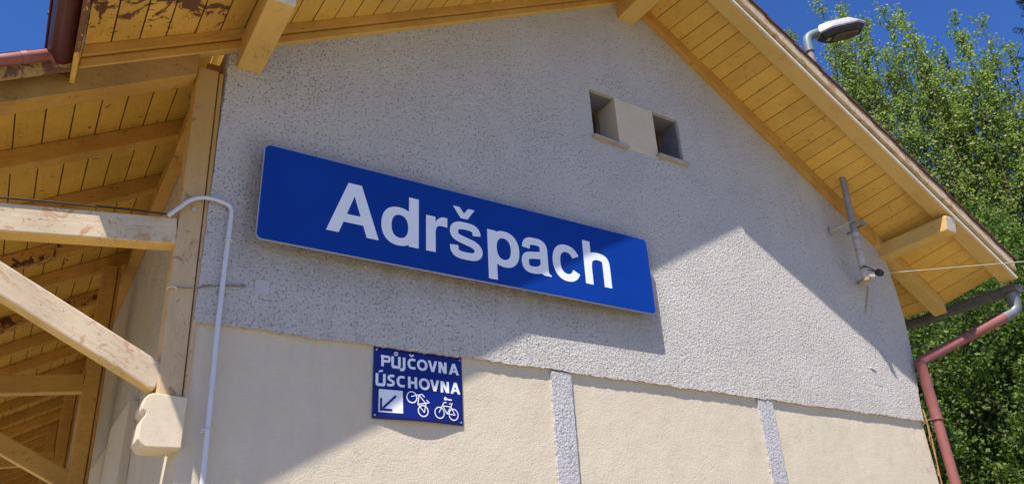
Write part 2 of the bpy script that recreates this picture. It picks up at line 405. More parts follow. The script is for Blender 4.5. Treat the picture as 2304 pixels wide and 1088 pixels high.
# side and back walls
box('side_wall', .66, 1.0, .4205, 25, 0, wl(.66) - .03, 'cream', B)
box('side_wall', 6.7, 7.035, .4205, 25, 0, wr(7.03) - .03, 'cream', B)
box('side_plaster_panel', .646, .6595, .03, 25, 3.05, wl(.65) - .06, 'grey', B)
box('rear_wall', 1.001, 6.699, 24.7, 25, 0, 4.8, 'cream', B)
box('wall_pilaster', .60, .6595, 1.75, 2.75, 0, 3.045, 'cream', B, .006)
# attic windows with the cream pier between them
prism('window_pier', [(3.728, 5.0), (4.15, 5.0), (4.15, 5.484), (3.728, 5.484)], -.003, .30, 'pier', B)
for x0, x1, rv in ((GH[0], 3.728, 'pier'), (4.15, GH[1], 'reveal')):
    wf = box('window', x0 + .001, x1 - .001, .25, .262, 5.04, 5.486, 'glass', B)
    for a_ in ((x0 + .001, x0 + .03, 5.04, 5.486), (x1 - .045, x1 - .001, 5.04, 5.486), (x0 + .031, x1 - .046, 5.44, 5.486), (x0 + .031, x1 - .046, 5.04, 5.08)):
        f = box('window_frame', a_[0], a_[1], .215, .2495, a_[2], a_[3], 'brownwood', None, .003); f.parent = wf
    f = box('window_bar', x1 - .10, x1 - .085, .225, .2495, 5.081, 5.439, 'brownwood'); f.parent = wf
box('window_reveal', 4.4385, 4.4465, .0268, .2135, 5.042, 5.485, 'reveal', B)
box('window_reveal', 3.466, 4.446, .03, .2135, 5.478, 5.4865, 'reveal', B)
hexa('window_sill', [(3.44, -.045, 4.998), (3.80, -.045, 4.985), (3.80, .2, 4.985), (3.44, .2, 4.998)], [(3.44, -.045, 5.018), (3.80, -.045, 5.005), (3.80, .2, 5.03), (3.44, .2, 5.037)], 'sill', B, .003)
box('window_sill', 4.125, 4.475, -.045, .2, 5.012, 5.036, 'sill', B, .003)
# shallow hole with bare patch, and the rust streak below the antenna bracket
prism('patched_hole', [(6.41, 3.44), (6.475, 3.425), (6.475, 3.37), (6.52, 3.29), (6.46, 3.285), (6.425, 3.36)], -.0025, .004, 'coverplate', B)
hexa('hole_shade', [(6.405, -.012, 3.44), (6.475, -.012, 3.425), (6.475, .002, 3.425), (6.405, .002, 3.44)], [(6.405, -.006, 3.455), (6.475, -.006, 3.44), (6.475, .002, 3.44), (6.405, .002, 3.455)], 'grey', B)

# --- soffit boards
def cut(lo, hi, step, jit=.006):
    xs = [lo]
    while xs[-1] + step < hi: xs.append(xs[-1] + step + random.uniform(-jit, jit))
    xs.append(hi); return xs
G = .0035
LX = [-.10, .023, .157, .286, .436, .571]
LX += cut(.708, 3.985, .137)
RX_ = [4.025, 4.12, 4.24, 4.359, 4.497, 4.62, 4.743, 4.847, 4.972, 5.091, 5.229, 5.354, 5.471, 5.608, 5.733, 5.858, 5.988, 6.105, 6.217, 6.344, 6.468, 6.59, 6.715, 6.845, 6.975]
RE = [7.095, 7.22, 7.345, 7.475, 7.60, 7.725, 7.86, 8.0]
for a_, b_ in zip(LX, LX[1:]):
    e = random.uniform(0, .0035)
    slab('soffit_board', a_ + G, b_ - G, -.64, .03 if a_ > .3 else -.001, zl, .02, 'board_peel' if a_ < .5 else 'board', B, 0, None, e)
for a_, b_ in zip(RX_, RX_[1:]): slab('soffit_board', a_ + .0045, b_ - .0045, -.66, .03, zr, .02, 'board', B, 0, None, random.uniform(0, .0035))
xs = [RX_[-1]] + RE
for a_, b_ in zip(xs, xs[1:]):
    slab('soffit_board', a_ + G, b_ - G, -.66, -.001, zr, .02, 'board', B, 0, None, random.uniform(0, .003))
    slab('soffit_board', a_ + G, b_ - G, .001, 25.2, zr, .02, 'board', B, 0, None, random.uniform(0, .003))
# canopy boards left of the wall
CX = cut(-1.62, .66, .139)
for a_, b_ in zip(CX, CX[1:]):
    ys = [.003] + ([2.35 + random.choice((0, .9))] if random.random() < .5 else []) + [5.2 + random.uniform(-.8, .8), 25.2]
    for y0, y1 in zip(ys, ys[1:]): slab('canopy_board', a_ + G, b_ - G, y0 + .002, y1 - .002, zl, .02, 'canopy', B, 0, None, random.uniform(0, .003))
# --- roof covering
for nm, xa, xb, ya, yb, zf in (('roof_covering', -.10, AX, -.735, -.0005, zl), ('roof_covering', -1.62, AX, .35, 25.2, zl), ('roof_covering', -1.62, -.11, 0, .349, zl), ('roof_covering', AX + .001, 8.0, -.735, -.0005, zr), ('roof_covering', AX + .001, 8.0, 0, 25.2, zr)):
    slab(nm, xa, xb, ya, yb, zf, .012 if yb == .349 else .055, 'dark', B, 0, None, .026)
def tiles(x0, x1, zf, ya, yb, off, sgn):
    # overlapping courses of roof tiles, edges showing along the verge
    nseg = int(abs(x1 - x0) / .29); 
    for i in range(nseg):
        xa = x0 + (x1 - x0) * i / nseg; xb = x0 + (x1 - x0) * (i + 1) / nseg + sgn * .03
        lo, hi = (xa, xb) if xa < xb else (xb, xa)
        c = [(lo, ya), (hi, ya), (hi, yb), (lo, yb)]
        b = [(x, y, zf(x, y) + off + (.024 if (x == hi) == (sgn > 0) else 0.0)) for x, y in c]
        hexa('tile_course', b, [(x, y, z + .020) for x, y, z in b], 'tile', B)
tiles(AX + .02, 8.03, zr, -.795, 25.2, .086, 1)
tiles(AX - .02, -.14, zl, -.795, -.0, .086, -1)
tiles(AX - .02, -1.66, zl, .36, 25.2, .086, -1)
tube('ridge_cap', [(AX, -.80, wl(AX) + .06), (AX, 25.2, wl(AX) + .11)], .10, 'tile', B, 10)
# --- verge timbers
V = lambda x, y: 8.93 - .575 * x
VL = lambda x, y: 4.435 + .565 * x
for xa, xb, f in ((AX + .003, 8.02, V), (-.10, AX - .003, VL)):
    slab('verge_rafter', xa, xb, -.74, -.60, f, .125, 'brightR' if f is V else 'beam_bright', B, .004, 'pale')
    slab('verge_batten', xa, xb, -.760, -.7402, f, .030, 'pale', B, .003)
    slab('barge_board', xa, xb, -.778, -.7425, f, .135, 'flaky', B, .006, None, .078)
slab('cover_strip', AX + .08, 7.75, -.60, -.555, zr, .012, 'beam_bright', B, .002, None, -.0125)
# --- rafters at the wall
lowr = lambda x, y: wr(x) - .15
slab('wall_rafter', AX + .002, 7.0, -.05, .02, lowr, .148, 'beamR', B, .004)
slab('wall_rafter', 7.001, 7.93, -.05, .09, lowr, .148, 'beam_bright', B, .006)
slab('wall_rafter', -.10, AX - .002, -.052, .02, lambda x, y: wl(x) - .078, .076, 'beamL', B, .006)
slab('wall_batten', -.10, AX - .002, -.042, .02, lambda x, y: wl(x) - .148 + .006 * math.sin(x * 3), .064, 'beam_bright', B, .010, 'beamL')
for y in (1.2, 2.2, 3.2, 4.2, 5.2, 6.4, 7.6, 8.8):
    slab('eave_rafter', 7.04, 7.93, y, y + .1, lowr, .148, 'beam', B, .004)
# --- purlins through the gable
def purlin(x0, x1, z0, z1, ye, nm='purlin'):
    b = [(x0, ye + .03, z0), (x1, ye + .03, z0), (x1, .02, z0), (x0, .02, z0)]; t = [(x0, ye, z1), (x1, ye, z1), (x1, .02, z1), (x0, .02, z1)]
    return hexa(nm, b, t, 'beam_bright', B, .012, 'pale')
purlin(.70, .85, 4.665, 4.86, -.70)
purlin(7.045, 7.215, 4.655, 4.80, -.745)
purlin(3.905, 4.095, 6.43, 6.63, -.56, 'ridge_purlin')
# --- left eave: fascia and gutter of the gable overhang
slab('eave_fascia', -.126, -.101, -.735, -.0, lambda x, y: 4.235, .27, 'board_peel', B, .003)
halfround('gutter', (-.188, -1.05, 4.325), (-.188, -.05, 4.315), .062, 'red', B)
tube('gutter_bracket', [(-.135, -.42, 4.36), (-.20, -.42, 4.385), (-.262, -.42, 4.36), (-.262, -.42, 4.33)], .008, 'red', B, 8)
# canopy verge: fascia, pipe, rafter on the front bracket
slab('canopy_fascia', -1.62, -.128, -.14, -.115, lambda x, y: 4.315 + .575 * x, .16, 'rotten', B, .004)
slab('canopy_verge_beam', -1.62, .485, -.03, .10, lambda x, y: 4.235 + .575 * x, .165, 'beam', B, .005, 'beamdark')
slab('canopy_verge_deck', -1.62, -.128, -.113, .0, lambda x, y: 4.405 + .57 * x, .02, 'dark', B)
pp = [(-.235, -.17, 4.275), (-.45, -.17, 4.15), (-1.62, -.17, 3.48)]
tube('verge_pipe', [(-.19, -.10, 4.285)] + pp, .030, 'redpipe', B, 16)
for x in (-.33, -.62, -1.0): tube('pipe_joint', [(x - .012, -.17, 4.15 + .575 * (x - .012 + .45)), (x + .012, -.17, 4.15 + .575 * (x + .012 + .45))], .0335, 'redpipe', B, 16)
halfround('canopy_gutter', (-1.69, -.15, 3.50), (-1.69, 25.2, 3.48), .07, 'red', B)
# canopy rafters and plate
for y in (.99, 1.83, 2.72, 3.40, 4.3, 5.2, 6.1, 7.0, 7.9, 8.8, 9.7, 10.6, 11.5, 12.4, 13.3, 14.2, 15.1, 16.0, 17, 18, 19, 20, 21, 22, 23, 24):
    slab('canopy_rafter', -1.60, .60, y, y + .10, lambda x, y: wl(x) - .135, .133, 'beamL_peel' if 2.5 < y < 2.8 or 4.2 < y < 4.4 else 'beamL', B, .005)
box('wall_plate', .555, .645, .16, 25, 4.62, 4.76, 'beam', B, .006)
# --- canopy brackets: post, tie beam, brace, corbel
def make_bracket(x, y, front, mat):
    for (xa, xb), f in (((.0, .118), -.0), ((.123, .15), .012)):
        hexa('bracket_post', [(x + xa + .028, y + f, 2.635), (x + xb + .028, y + f, 2.635), (x + xb + .028, y + .15, 2.635), (x + xa + .028, y + .15, 2.635)],
             [(x + xa - .012, y + f, 4.60), (x + xb - .012, y + f, 4.60), (x + xb - .012, y + .15, 4.60), (x + xa - .012, y + .15, 4.60)], mat, B, .012)
    beam('tie_beam', (x - 1.75, y + .06, 3.30), (x + .01, y + .06, 3.52), .11, .150, 'beam_bright', B, .008, 'tiepaint' if front == 'bleach' else front)
    box('hanging_post', -1.305, -1.215, y + .012, y + .108, 3.18, wl(-1.3) - .275, 'beam', B, .006)
    s_ = (2.735 - 3.13) / ((x + .045) - (x - .70))
    beam('brace', (x - 1.09, y + .06, 2.72 - s_ * 1.135), (x + .045, y + .06, 2.72), .104, .135, 'beam_bright', B, .010, 'bracepaint' if front == 'bleach' else front)
box('eave_beam', -1.32, -1.20, .17, 25, wl(-1.32) - .27, wl(-1.32) - .138, 'beamL', B, .006)
make_bracket(.50, .0, 'bleach', 'post')
make_bracket(.375, 3.2, 'beam', 'beam')
make_bracket(.40, 6.6, 'beam', 'beam')
make_bracket(.40, 9.9, 'beam', 'beam')
make_bracket(.40, 13.2, 'beam', 'beam')
make_bracket(.40, 16.5, 'beam', 'beam')
cp = [(.668, 2.632), (.52, 2.640), (.495, 2.632), (.478, 2.612), (.472, 2.585), (.474, 2.56), (.492, 2.548), (.492, 2.532), (.476, 2.508), (.474, 2.42), (.49, 2.400), (.515, 2.385), (.668, 2.388)]
def corbel(dx, y): prism('corbel', [(x + (dx if x < .6 else 0), z) for x, z in cp], y - .03, y + .19, 'corb', B, (), .005)
k = N('corbel_plaster', .9, .15); p = k.pos()
k.col(k.mix(k.ramp(k.noise(p, 14, 5, .7), [(.35, 0), (.7, 1)]), (.70, .59, .42), (.62, .50, .35)))
k.normal(k.bump(k.noise(p, 70, 4, .6), .35, .003)); M['corb'] = k.m
corbel(0, 0); corbel(-.125, 3.2); corbel(-.10, 6.6); corbel(-.10, 9.9); corbel(-.10, 13.2); corbel(-.10, 16.5)
# --- right eave gutter and downpipe
halfround('gutter', (8.075, -.72, 4.27), (8.075, 25.2, 4.22), .072, 'zincdark', B)
tube('gutter_outlet', [(8.075, -.64, 4.21), (8.075, -.64, 4.13), (8.075, -.63, 4.06), (8.02, -.60, 4.01), (7.93, -.55, 3.965)], [.062, .056, .05, .05, .052], 'zinc', B, 18)
dp = [(7.95, -.56, 3.975), (7.55, -.32, 3.775), (7.110, -.075, 3.565)]
tube('downpipe', dp[:2], .050, 'redpipe', B, 20)
tube('downpipe', [dp[1] if 0 else (7.58, -.337, 3.79), dp[2], (7.115, -.07, 3.54)], .046, 'redpipe', B, 20)
tube('downpipe', [(7.093, -.074, 3.572), (7.115, -.07, 3.535), (7.125, -.07, 3.02)], .048, 'redpipe', B, 20)
tube('downpipe', [(7.125, -.07, 3.045), (7.135, -.07, .0)], .044, 'redpipe', B, 20)
tube('pipe_clip', [(7.125 + .052 * math.cos(t_), -.07 + .052 * math.sin(t_), 3.02) for t_ in np.linspace(0, 2 * math.pi, 16, False)], .006, 'redpipe', B, 6, True)
tube('pipe_clip', [(7.08, -.05, 3.02), (7.03, .03, 3.02)], .006, 'redpipe', B, 6)

# ------------------------------------------------------------------ lettering helper
def chaikin2(pts, it=3, closed=False):
    pts = [Vector(p_) for p_ in pts]
    for _ in range(it):
        q = [] if closed else [pts[0]]
        for a_, b_ in zip(pts, pts[1:] + (pts[:1] if closed else [])): q += [a_ * .75 + b_ * .25, a_ * .25 + b_ * .75]
        if not closed: q.append(pts[-1])
        pts = q
    return pts
def ell(cx, cz, a_, b_, t0=0, t1=360, n=36, p_=2.25):
    out = []
    for i in range(n + (0 if t1 - t0 == 360 else 1)):
        t_ = math.radians(t0 + (t1 - t0) * i / n); c, s_ = math.cos(t_), math.sin(t_)
        out.append((cx + a_ * math.copysign(abs(c) ** (2 / p_), c), cz + b_ * math.copysign(abs(s_) ** (2 / p_), s_)))
    return out
def glyph(name, pieces, mat, parent, yf, th):
    """pieces: ('poly', outline, [holes]) | ('path', points, width[, closed[, vertical-stroke factor]])"""
    vs, fs = [], []
    for k_, pc in enumerate(pieces):
        lift = th + .00012 * k_
        if pc[0] == 'poly':
            loops = [list(pc[1])] + [list(h) for h in (pc[2] if len(pc) > 2 else [])]
            tri = tessellate_polygon([[Vector((x, z, 0)) for x, z in lp] for lp in loops]); fl = [q for lp in loops for q in lp]
            n0 = len(vs); n_ = len(fl); vs += [(x, yf(x, z) - lift, z) for x, z in fl] + [(x, yf(x, z), z) for x, z in fl]
            for t_ in tri:
                a_, b_, c_ = (Vector(fl[i]) for i in t_)
                f = tuple(i + n0 for i in t_); fs.append(f if (b_ - a_).cross(c_ - a_) > 0 else f[::-1])
            o_ = n0
            for lp in loops:
                L = len(lp)
                for i in range(L): fs.append((o_ + i, o_ + (i + 1) % L, o_ + (i + 1) % L + n_, o_ + i + n_))
                o_ += L
        else:
            pts = [Vector(q) for q in pc[1]]; wv = pc[2]; closed = len(pc) > 3 and pc[3]; hf = pc[4] if len(pc) > 4 else 1.0
            n_ = len(pts); n0 = len(vs)
            for i in range(n_):
                if closed: d = pts[(i + 1) % n_] - pts[i - 1]
                else: d = pts[min(i + 1, n_ - 1)] - pts[max(i - 1, 0)]
                d.normalize(); nn = Vector((-d.y, d.x)) 
                m_ = 1.0
                if 0 < i < n_ - 1 or closed:
                    d1 = (pts[i] - pts[i - 1]).normalized(); d2 = (pts[(i + 1) % n_] - pts[i]).normalized(); cs_ = max(.35, math.sqrt(max(0, (1 + d1.dot(d2)) / 2))); m_ = 1 / cs_
                w_ = wv / 2 * m_ * (abs(d.y) + abs(d.x) * hf) / (abs(d.x) + abs(d.y))
                for sgn in (1, -1):
                    q = pts[i] + nn * w_ * sgn; vs.append((q.x, yf(q.x, q.y) - lift, q.y)); vs.append((q.x, yf(q.x, q.y), q.y))
            for i in range(n_ if closed else n_ - 1):
                a_ = n0 + 4 * i; b_ = n0 + 4 * ((i + 1) % n_)
                fs += [(a_ + 2, b_ + 2, b_, a_), (a_ + 1, a_, b_, b_ + 1), (a_ + 2, a_ + 3, b_ + 3, b_ + 2)]
    return link(name, meshd(name, vs, fs), mat, parent)
def rrect(x0, x1, z0, z1, r, n=6):
    out = []
    for cx, cz, a0 in ((x1 - r, z0 + r, -90), (x1 - r, z1 - r, 0), (x0 + r, z1 - r, 90), (x0 + r, z0 + r, 180)):
        for i in range(n + 1):
            a_ = math.radians(a0 + 90 * i / n); out.append((cx + r * math.cos(a_), cz + r * math.sin(a_)))
    return out

# ------------------------------------------------------------------ station name sign
S = thing('station_sign', 'long blue station name board with white lettering on grey wall', 'sign', (2.34, -.05, 3.52))
prism('sign_edge', rrect(.893, 3.782, 3.517, 4.123, .035), -.0935, -.078, 'alu', S)
prism('sign_face', rrect(.897, 3.778, 3.521, 4.119, .032), -.0965, -.0936, 'blue', S)
for x in (1.25, 2.34, 3.43): box('sign_bracket', x - .02, x + .02, -.0778, -.001, 3.58, 4.06, 'zinc', S)
rect = lambda x0, x1, z0, z1: ('poly', [(x0, z0), (x1, z0), (x1, z1), (x0, z1)])
SW = .066
name_letters = [
    [('poly', [(1.282, 3.653), (1.358, 3.653), (1.384, 3.728), (1.507, 3.728), (1.532, 3.653), (1.608, 3.653), (1.489, 3.995), (1.404, 3.995)], [[(1.403, 3.783), (1.446, 3.912), (1.489, 3.783)]])],
    [rect(1.804, 1.871, 3.653, 3.995), ('poly', ell(1.738, 3.7775, .116, .131), [ell(1.744, 3.7775, .056, .079)])],
    [rect(1.922, 1.988, 3.653, 3.900), ('poly', [(1.982, 3.79)] + [tuple(q) for q in chaikin2([(1.987, 3.80), (2.000, 3.838), (2.030, 3.845), (2.072, 3.842)], 2)] + [tuple(q) for q in chaikin2([(2.072, 3.908), (2.035, 3.910), (2.000, 3.885), (1.982, 3.850)], 2)])],
    [('path', chaikin2([(2.119, 3.733), (2.122, 3.690), (2.155, 3.671), (2.208, 3.669), (2.262, 3.671), (2.296, 3.692), (2.298, 3.735), (2.262, 3.762), (2.205, 3.775), (2.150, 3.788), (2.120, 3.808), (2.120, 3.855), (2.152, 3.880), (2.205, 3.883), (2.255, 3.880), (2.283, 3.860), (2.287, 3.826)], 3), .060, False, .86),
     ('poly', [(2.116, 4.014), (2.170, 3.935), (2.222, 3.935), (2.276, 4.014), (2.228, 4.014), (2.196, 3.972), (2.164, 4.014)])],
    [rect(2.368, 2.434, 3.547, 3.900), ('poly', ell(2.497, 3.7775, .115, .131), [ell(2.491, 3.7775, .055, .079)])],
    [('path', chaikin2([(2.668, 3.826), (2.672, 3.862), (2.700, 3.884), (2.745, 3.886), (2.785, 3.884), (2.812, 3.862), (2.812, 3.80), (2.812, 3.72), (2.812, 3.653)], 3), .062, False, .85), ('poly', [(2.80, 3.646), (2.864, 3.646), (2.864, 3.655), (2.850, 3.662), (2.843, 3.68), (2.842, 3.71), (2.80, 3.71)]),
     ('path', chaikin2([(2.814, 3.800), (2.770, 3.785), (2.705, 3.778), (2.660, 3.762), (2.655, 3.705), (2.675, 3.673), (2.725, 3.668), (2.780, 3.680), (2.812, 3.722)], 3), .056, False, .9)],
    [('path', ell(3.004, 3.7775, .088, .111, 28, 332, 40), .064, False, .85)],
    [rect(3.157, 3.223, 3.653, 3.988), ('path', chaikin2([(3.190, 3.790), (3.200, 3.850), (3.245, 3.880), (3.300, 3.882), (3.352, 3.868), (3.356, 3.810), (3.356, 3.76), (3.356, 3.653)], 3), .066, False, .85)],
]
for g_ in name_letters: glyph('letter', g_, 'letter', S, lambda x, z: -.0966, .0012)

# ------------------------------------------------------------------ bicycle hire sign
Q = thing('rental_sign', 'small dark blue metal sign with white bicycles and arrow below the plaster ledge', 'sign', (1.91, .0, 2.61))
def bend(x, z):       # the sheet stands off the wall, its lower middle bulging out
    u = (x - 1.622) / .573; v = (3.029 - z) / .416
    return .019 - .003 * v - .024 * math.sin(math.pi * min(1, max(0, u))) ** 1.5 * max(0, v) ** 1.6
nx, nz = 28, 20; vs = []
for side in (0, 1):
    for j in range(nz + 1):
        for i in range(nx + 1):
            x = 1.622 + .573 * i / nx; z = 3.029 - .416 * j / nz; vs.append((x, bend(x, z) + side * .003, z))
fs = []; W_ = nx + 1; NN = W_ * (nz + 1)
for j in range(nz):
    for i in range(nx):
        a_ = j * W_ + i; fs += [(a_, a_ + W_, a_ + W_ + 1, a_ + 1), (a_ + NN, a_ + 1 + NN, a_ + W_ + 1 + NN, a_ + W_ + NN)]
ring = [i for i in range(W_)] + [j * W_ + nx for j in range(1, nz + 1)] + [nz * W_ + i for i in range(nx - 1, -1, -1)] + [j * W_ for j in range(nz - 1, 0, -1)]
for a_, b_ in zip(ring, ring[1:] + ring[:1]): fs.append((a_, b_, b_ + NN, a_ + NN))
link('sign_plate', meshd('sign_plate', vs, fs, True), 'navy', Q)
yl = lambda x, z: bend(x, z) - .0016
def cap(ch, x0, x1, z0, z1, w_=.0165):
    h = w_ / 2; a_, b_ = x0 + h, x1 - h; lo, hi = z0 + h, z1 - h; mx = (x0 + x1) / 2; mz = (z0 + z1) / 2; P = []
    if ch == 'P': P = [('path', [(x0 + h, z0), (x0 + h, z1)], w_), ('path', chaikin2([(x0 - .003, hi), (mx, hi), (b_ + .006, hi), (b_ + .006, mz - .002), (mx, mz - .002), (x0 + h, mz - .002)], 2), w_ * .9)]
    if ch == 'U': P = [('path', chaikin2([(a_, z1), (a_, mz), (a_, lo - .004), (mx, lo - .001), (b_, lo - .004), (b_, mz), (b_, z1)], 3), w_)]
    if ch == 'J': P = [('path', chaikin2([(b_, z1), (b_, mz), (b_, lo + .01), (b_ - .006, lo + .001), (x0, lo)], 2), w_)]
    if ch == 'C': P = [('path', [(x1 - .002, hi - .001)] + ell(mx + .007, mz, (b_ - a_) / 2 + .004, (hi - lo) / 2, 72, 288, 20, 2.1) + [(x1 - .002, lo + .001)], w_, False, .85)]
    if ch == 'O': P = [('path', ell(mx, mz, (b_ - a_) / 2, (hi - lo) / 2, 0, 360, 30, 2.1), w_, True, .85)]
    if ch == 'V': P = [('poly', [(x0, z1), (mx - h * 1.1, z0), (mx + h * 1.1, z0), (x1, z1), (x1 - w_ * 1.08, z1), (mx, z0 + w_ * 1.5), (x0 + w_ * 1.08, z1)])]
    if ch == 'A': P = [('poly', [(x0, z0), (mx - h * 1.1, z1), (mx + h * 1.1, z1), (x1, z0), (x1 - w_ * 1.08, z0), (mx, z1 - w_ * 1.5), (x0 + w_ * 1.08, z0)]), ('poly', [(x0 + .018, z0 + .014), (x1 - .018, z0 + .014), (x1 - .022, z0 + .026), (x0 + .022, z0 + .026)])]
    if ch == 'N': P = [('path', [(a_, z0), (a_, z1)], w_), ('path', [(b_, z0), (b_, z1)], w_), ('poly', [(x0 + .001, z1), (x0 + w_ * 1.25, z1), (x1 - .001, z0), (x1 - w_ * 1.25, z0)][::-1])]
    if ch == 'H': P = [('path', [(a_, z0), (a_, z1)], w_), ('path', [(b_, z0), (b_, z1)], w_), ('path', [(a_, mz), (b_, mz)], w_ * .9)]
    if ch == 'S': P = [('path', chaikin2([(x0, lo), (mx, lo - .001), (b_, lo + .004), (b_, mz - .006), (mx, mz), (a_ + .001, mz + .008), (a_ + .002, hi - .004), (mx, hi + .001), (x1 - .003, hi)], 3), w_, False, .9)]
    return P
for ch, acc, x0, x1, z0, z1 in (('P', '', 1.668, 1.721, 2.916, 2.984), ('U', 'ring', 1.730, 1.789, 2.914, 2.984), ('J', '', 1.784, 1.819, 2.900, 2.984), ('C', 'caron', 1.829, 1.885, 2.917, 2.986), ('O', '', 1.893, 1.962, 2.916, 2.987),
                           ('V', '', 1.965, 2.027, 2.918, 2.986), ('N', '', 2.035, 2.090, 2.917, 2.986), ('A', '', 2.104, 2.174, 2.916, 2.985),
                           ('U', 'acute', 1.636, 1.697, 2.801, 2.872), ('S', '', 1.706, 1.752, 2.802, 2.873), ('C', '', 1.760, 1.815, 2.802, 2.873), ('H', '', 1.834, 1.892, 2.803, 2.872), ('O', '', 1.903, 1.974, 2.800, 2.873),
                           ('V', '', 1.976, 2.037, 2.800, 2.869), ('N', '', 2.046, 2.103, 2.799, 2.868), ('A', '', 2.113, 2.180, 2.799, 2.868)):
    P = cap(ch, x0, x1, z0, z1); mx = (x0 + x1) / 2
    if acc == 'ring': P.append(('path', ell(mx, z1 + .016, .0095, .0095, 0, 360, 16, 2), .0062, True))
    if acc == 'caron': P.append(('path', [(mx - .012, z1 + .021), (mx + .002, z1 + .010), (mx + .016, z1 + .021)], .0085))
    if acc == 'acute': P.append(('poly', [(mx - .014, z1 + .006), (mx + .012, z1 + .012), (mx + .014, z1 + .023), (mx - .010, z1 + .018)]))
    glyph('letter', P, 'letter2', Q, yl, .0006)
def flat(name, poly, parent, mat, lift=.0012, th=.0008):
    # a printed shape that follows the sheet
    n_ = len(poly); tri = tessellate_polygon([[Vector((x, z, 0)) for x, z in poly]])
    vs = [(x, bend(x, z) - lift, z) for x, z in poly] + [(x, bend(x, z) - lift - th, z) for x, z in poly]
    fs = [tuple(t_) for t_ in tri] + [tuple(i + n_ for i in t_) for t_ in tri] + [(i, (i + 1) % n_, (i + 1) % n_ + n_, i + n_) for i in range(n_)]
    return link(name, meshd(name, vs, fs), mat, parent)
def strokes(name, segs, circles, wd, mat, lift=.0018):
    vs, fs = [], []
    def quad(a_, b_):
        a_ = Vector(a_); b_ = Vector(b_); d = (b_ - a_).normalized() * wd / 2; s = Vector((-d.y, d.x)); k_ = len(vs)
        for q in (a_ - d * .6 - s, b_ + d * .6 - s, b_ + d * .6 + s, a_ - d * .6 + s): vs.append((q.x, bend(q.x, q.y) - lift - .0004 - .00002 * len(vs), q.y))
        fs.append((k_, k_ + 1, k_ + 2, k_ + 3))
    for s in segs:
        for a_, b_ in zip(s, s[1:]):
            k_ = 3
            for i in range(k_): quad([a_[c] + (b_[c] - a_[c]) * i / k_ for c in (0, 1)], [a_[c] + (b_[c] - a_[c]) * (i + 1) / k_ for c in (0, 1)])
    for (cx, cz), r, w_ in circles:
        k_ = len(vs); n_ = 32
        for i in range(n_):
            t_ = 2 * math.pi * i / n_
            for rr in (r - w_ / 2, r + w_ / 2):
                x, z = cx + rr * math.cos(t_), cz + rr * math.sin(t_) * 1.04; vs.append((x, bend(x, z) - lift - .0008, z))
        for i in range(n_): a_ = k_ + 2 * i; b_ = k_ + 2 * ((i + 1) % n_); fs.append((a_, b_, b_ + 1, a_ + 1))
    return link(name, meshd(name, vs, fs), mat, Q)
gx = [1.657 + .144 * i / 8 for i in range(9)]
gz = [2.651 + .131 * j / 6 for j in range(7)]
link('arrow_panel', meshd('arrow_panel', [(x, bend(x, z) - .0016, z) for z in gz for x in gx], [(j * 9 + i, j * 9 + i + 1, j * 9 + i + 10, j * 9 + i + 9) for j in range(6) for i in range(8)]), 'letter2', Q)
strokes('arrow', [[(1.757, 2.747), (1.685, 2.677)], [(1.671, 2.727), (1.671, 2.662)], [(1.668, 2.666), (1.733, 2.666)]], [], .0125, 'navy', .0028)
strokes('bicycle_symbol', [[(1.854, 2.755), (1.884, 2.764), (1.921, 2.773)], [(1.921, 2.773), (1.936, 2.758)], [(1.901, 2.764), (1.892, 2.712)], [(1.905, 2.763), (1.94, 2.723)], [(1.896, 2.712), (1.965, 2.727)], [(1.965, 2.727), (1.949, 2.741)], [(1.892, 2.712), (1.931, 2.666)], [(1.931, 2.666), (1.944, 2.721)]],
        [((1.856, 2.75), .031, .0062), ((1.925, 2.675), .031, .0062)], .0055, 'letter2')
strokes('bicycle_symbol', [[(2.03, 2.677), (2.065, 2.74)], [(2.065, 2.74), (2.082, 2.74)], [(2.058, 2.718), (2.111, 2.718)], [(2.058, 2.718), (2.083, 2.674)], [(2.083, 2.674), (2.111, 2.718)], [(2.121, 2.737), (2.111, 2.718)], [(2.101, 2.735), (2.122, 2.737)], [(2.111, 2.718), (2.138, 2.671)], [(2.138, 2.671), (2.083, 2.674)]],
        [((2.033, 2.675), .0315, .006), ((2.129, 2.673), .0315, .006)], .0055, 'letter2')
strokes('key_symbol', [[(2.084, 2.762), (2.118, 2.7605)], [(2.09, 2.758), (2.115, 2.757)]], [((2.076, 2.763), .0062, .008)], .006, 'letter2')
for x, z in ((1.638, 3.011), (2.179, 3.011), (1.636, 2.632), (2.180, 2.631)):
    y = bend(x, z); tube('screw', [(x, y - .004, z), (x, y + .02, z)], [.0055, .0045], 'alu', Q, 10)

Q.location += Vector((.023, 0, .004))
# ------------------------------------------------------------------ wall fittings
C1 = thing('conduit_pipe', 'white plastic conduit pipe curving over the timber post at the left wall corner', 'pipe', (.78, 0, 0))
up = [(.80, -.03, 0), (.79, -.03, 1.4), (.784, -.03, 2.228), (.776, -.03, 2.56), (.767, -.03, 2.995), (.765, -.03, 3.344), (.767, -.03, 3.66)]
tube('conduit', up, .0135, 'white', C1, 14)
tube('bend', smooth_path([(.767, -.03, 3.655), (.765, -.03, 3.69), (.75, -.03, 3.715), (.71, -.03, 3.725), (.66, -.032, 3.733), (.60, -.034, 3.725), (.545, -.034, 3.695), (.50, -.03, 3.64), (.452, -.02, 3.583)], 2), .0115, 'white', C1, 14)
for z in (3.50, 2.48): tube('conduit_clip', [(.767 + .019 * math.cos(t_), -.03 + .019 * math.sin(t_), z) for t_ in np.linspace(math.pi * .9, math.pi * 2.1, 9)] + [(.745, -.001, z - .005)], .004, 'white', C1, 6)
